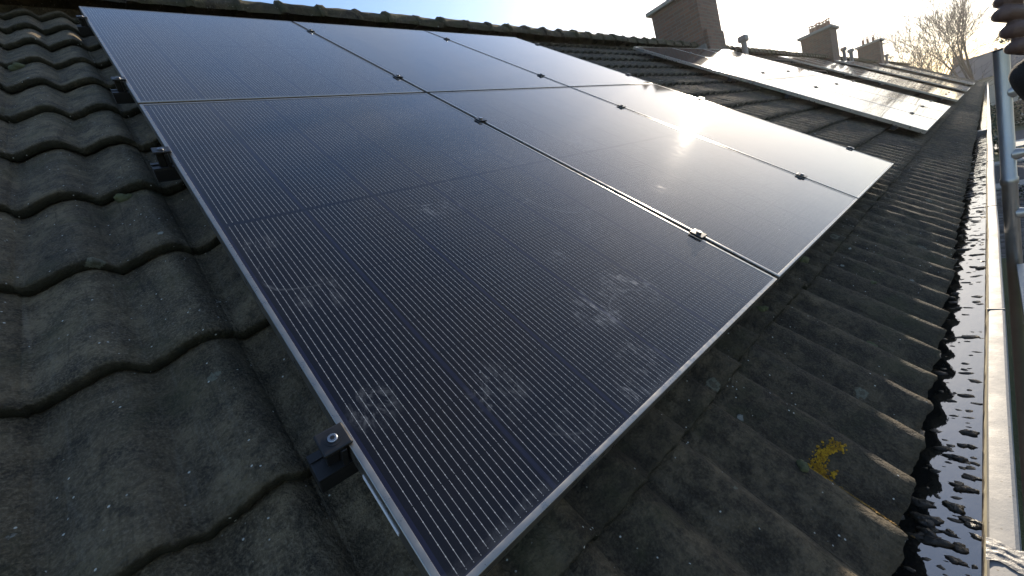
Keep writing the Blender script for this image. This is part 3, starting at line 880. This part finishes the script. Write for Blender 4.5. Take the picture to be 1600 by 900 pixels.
# ------------------------------------------------------------------ bare trees, far house, evergreen
def tree(name, base, height, lean, seed, label, nstem, spread, lv=5):
    q = random.Random(seed)
    root = empty(name, base); tag(root, label, 'tree', 'leafless trees beyond the roof')
    T = MB(); B = MB()
    def grow(p, d, ln, r, lvl):
        mb = T if lvl == 0 else B
        n = 5 if lvl < 2 else 3
        pts = [p]; rs = [r]; dd = d.copy()
        for i in range(n):
            dd = (dd + Vector((q.gauss(0, .10), q.gauss(0, .10), q.gauss(.035, .07)))).normalized()
            pts.append(pts[-1] + dd * ln / n); rs.append(r * (1 - .45 * (i + 1) / n))
        mb.tube(pts, rs, 6 if lvl < 2 else 3, False)
        if lvl >= lv: return
        kids = q.choice([3, 4]) if lvl > 0 else nstem
        for k in range(kids):
            f = q.uniform(.35, 1.0) if k else 1.0
            i = min(n, max(1, int(round(f * n))))
            an = q.uniform(0, 6.28); sp = spread * q.uniform(.5, 1.25)
            o1 = dd.orthogonal().normalized(); o2 = dd.cross(o1)
            nd = (dd + (o1 * math.cos(an) + o2 * math.sin(an)) * sp + Vector((0, 0, .10))).normalized()
            grow(pts[i], nd, ln * q.uniform(.60, .85), max(.014, rs[i] * q.uniform(.5, .72)), lvl + 1)
    grow(Vector((0, 0, 0)), Vector(lean).normalized(), height * .34, height * .017, 0)
    T.build('trunk', M['bark'], root, True); B.build('crown', M['bark'], root, True)
    return root
tree('bare_tree', (58, 1.2, GZ), 15.0, (0, .08, 1), 4, 'large leafless tree with dense fine twigs behind the far roof end', 11, .72, 5)
tree('bare_tree', (66, -2.6, GZ), 17.0, (0, -.05, 1), 9, 'slender leafless tree leaning over the slate roof, nearer the scaffold', 5, .40, 5)

fh = empty('detached_house', (74, -6, GZ)); tag(fh, 'distant house with long grey slate roof beyond the gutter end', 'house')
m = MB(); yl, yr = .2, -16
m.add([(69.3, yl, -2.5), (69.3, yr, -2.5), (74, yr, .08), (74, yl - 1.0, .08), (78.5, yl, -2.5), (78.5, yr, -2.5)], [(0, 1, 2, 3), (3, 2, 5, 4), (0, 3, 4)])
o = m.build('roof', M['slate'], fh); o.location = (-74, 6, -GZ)
m = MB(); m.box((69.8, yr, GZ), (78, yl - .3, -2.52)); o = m.build('wall', M['render'], fh); o.location = (-74, 6, -GZ)
for yy in (-2.2, -5.0, -8.0, -11):
    for zz in (-4.4, -7.0):
        m = MB(); m.box((69.74, yy - .6, zz), (69.82, yy + .6, zz + 1.3)); o = m.build('window', M['window'], fh); o.location = (-74, 6, -GZ)
m = MB(); m.box((73.6, -.8, -.3), (74.4, -1.5, .75), .02); o = m.build('chimney', M['brick'], fh); o.location = (-74, 6, -GZ)

def leafy(name, base, h, r, seed, label, cat, group=None, n=900, zlo=.25):
    q = random.Random(seed); root = empty(name, base); tag(root, label, cat, group)
    m = MB(); m.tube([(0, 0, 0), (0, 0, h * .5), (0, 0, h * .9)], [r * .09, r * .07, r * .02], 7); m.build('trunk', M['bark'], root, True)
    m = MB()
    cl = [(Vector((q.gauss(0, r * .42), q.gauss(0, r * .42), h * q.uniform(zlo, .95))), q.uniform(.25, .5) * r) for _ in range(16)]
    for i in range(n):
        c, cr = q.choice(cl)
        p = c + Vector((q.gauss(0, 1), q.gauss(0, 1), q.gauss(0, .8))).normalized() * cr * q.uniform(.6, 1.05)
        s = r * q.uniform(.05, .11)
        a = Vector((q.gauss(0, 1), q.gauss(0, 1), q.gauss(0, 1))).normalized(); b = a.orthogonal().normalized()
        m.add([p - a * s, p + b * s * .6, p + a * s, p - b * s * .6], [(0, 1, 2, 3)])
    m.build('crown', M['leaf'], root)
    return root
leafy('evergreen_tree', (80, -5.3, GZ), 9.9, 2.0, 3, 'small dark evergreen tree rising above the slate roof by the scaffold top', 'tree', None, 900, .6)
leafy('garden_shrub', (30, -4.9, GZ), 1.0, .9, 8, 'low dark shrub on the cobbled forecourt seen beside the scaffold', 'shrub', None, 700, .2)
for i, (x, y, h, r, lab) in enumerate(((49, -.6, 2.6, 2.2, 'clipped dark hedge bush at the far end of the gutter line'), (66, -2.2, 2.2, 2.0, 'dark garden bush in front of the slate roofed house'))):
    leafy('garden_bush', (x, y - 1.6, GZ), h, r, 20 + i, lab, 'bush', None, 1200, .15)

# ------------------------------------------------------------------ scattering volume added to imitate lens flare over the far chimneys
hz = MB(); hz.box((-140, -150, GZ - 1.0), (230, 150, 13.0))
hm = bpy.data.materials.new('flare_haze'); hm.use_nodes = True; hn = hm.node_tree; hn.nodes.clear()
ho = hn.nodes.new('ShaderNodeOutputMaterial'); hv = hn.nodes.new('ShaderNodeVolumePrincipled')
hv.inputs['Color'].default_value = (1.0, .97, .93, 1); hv.inputs['Density'].default_value = FLARE_HAZE; hv.inputs['Anisotropy'].default_value = .65
hn.links.new(hv.outputs[0], ho.inputs['Volume'])
tag(hz.build('flare_haze', hm), 'thin pale volume added to imitate lens flare over the roofs', 'flare_haze', None, 'stuff')

# ------------------------------------------------------------------ person: curled hand and sleeved arm reaching in by the scaffold
HD = .64
def sp(px, py, dz=0.0):
    dep = HD + dz
    return CAMPOS + (CR * ((px - 800) / 616.7) + CDN * ((py - 450) / 616.7) + CF) * dep
def skin(name, chains, mat, parent=None, sub=2):
    bm = bmesh.new(); lay = bm.verts.layers.skin.verify()
    for ci, ch in enumerate(chains):
        prev = None
        for i, (p, r) in enumerate(ch):
            v = bm.verts.new(p); v[lay].radius = (r, r)
            if ci == 0 and i == 0: v[lay].use_root = True
            elif i == 0: v[lay].use_root = True
            if prev is not None: bm.edges.new((prev, v))
            prev = v
    me = bpy.data.meshes.new(name); bm.to_mesh(me); bm.free()
    o = bpy.data.objects.new(name, me); COL.objects.link(o); me.materials.append(mat)
    if parent: o.parent = parent
    s_ = o.modifiers.new('skin', 'SKIN'); s_.use_smooth_shade = True
    s2_ = o.modifiers.new('sub', 'SUBSURF'); s2_.levels = sub; s2_.render_levels = sub
    return o
def finger(y0, xk, r, yk=None):
    """palm -> knuckle bend (a half turn away from the camera) -> finger tip"""
    yk = y0 if yk is None else yk
    R = r * 1.02; cx = xk + (R + r) * 617 / HD
    pts = [(sp(1680, y0 + 6, .012), r * 1.2), (sp(1650, y0 + 3, -R * .7), r * 1.15), (sp(1620, (y0 + yk) / 2 + 1, -R), r * 1.05)]
    for k in range(6):
        a = -math.pi / 2 - math.pi * (k / 5) * 1.05
        pts.append((sp(cx + R * 617 / HD * math.cos(a), yk + k * .8, R * math.sin(a)), r * (1.0 - .03 * k)))
    pts += [(sp(cx + 20, yk + 5, R * .9), r * .84), (sp(cx + 34, yk + 6, R * .75), r * .74)]
    return pts
hb = MB()
for (y0, xk, r, yk) in ((-1, 1555, .0120, None), (22, 1552, .0114, 21), (45, 1565, .0124, 46), (72, 1572, .0108, 72)):
    pts = finger(y0, xk, r, yk)
    P = [Vector(p) for p, _ in pts]; Rr = [q_ for _, q_ in pts]
    # smooth the chain before tubing it, round off the finger tip
    PP, RR = [], []
    for k in range(len(P) - 1):
        p0, p1, p2, p3 = P[max(k - 1, 0)], P[k], P[k + 1], P[min(k + 2, len(P) - 1)]
        for t_ in (0, .25, .5, .75):
            PP.append(.5 * ((2 * p1) + (p2 - p0) * t_ + (2 * p0 - 5 * p1 + 4 * p2 - p3) * t_ ** 2 + (3 * p1 - p0 - 3 * p2 + p3) * t_ ** 3))
            RR.append(Rr[k] * (1 - t_) + Rr[k + 1] * t_)
    PP.append(P[-1]); RR.append(Rr[-1] * .55)
    hb.tube(PP, RR, 16)
hb.tube([sp(1716, 150, .05), sp(1690, 112, .03), sp(1672, 78, .012), sp(1664, 44, .006), sp(1664, 12, .008), sp(1672, -14, .012)], [.024, .030, .033, .033, .030, .022], 16)
hb.tube([sp(1650, 70, .03), sp(1630, 34, .05), sp(1612, 4, .056), sp(1602, -16, .054)], [.016, .0135, .012, .008], 14)
pe = hb.build('person', M['skin'], None, True)
rm = pe.modifiers.new('fuse', 'REMESH'); rm.mode = 'VOXEL'; rm.voxel_size = .0016; rm.use_smooth_shade = True
sm_ = pe.modifiers.new('soften', 'SMOOTH'); sm_.factor = .5; sm_.iterations = 3
tag(pe, 'dark shadowed hand with curled fingers reaching in beside the scaffold top', 'person')
skin('sleeve', [[(sp(1603, 96, .004), .0220), (sp(1614, 110, .008), .031), (sp(1650, 134, .02), .038), (sp(1720, 190, .03), .043), (sp(1830, 300, .0), .050), (sp(1960, 430, -.1), .060)]], M['fleece'], pe)
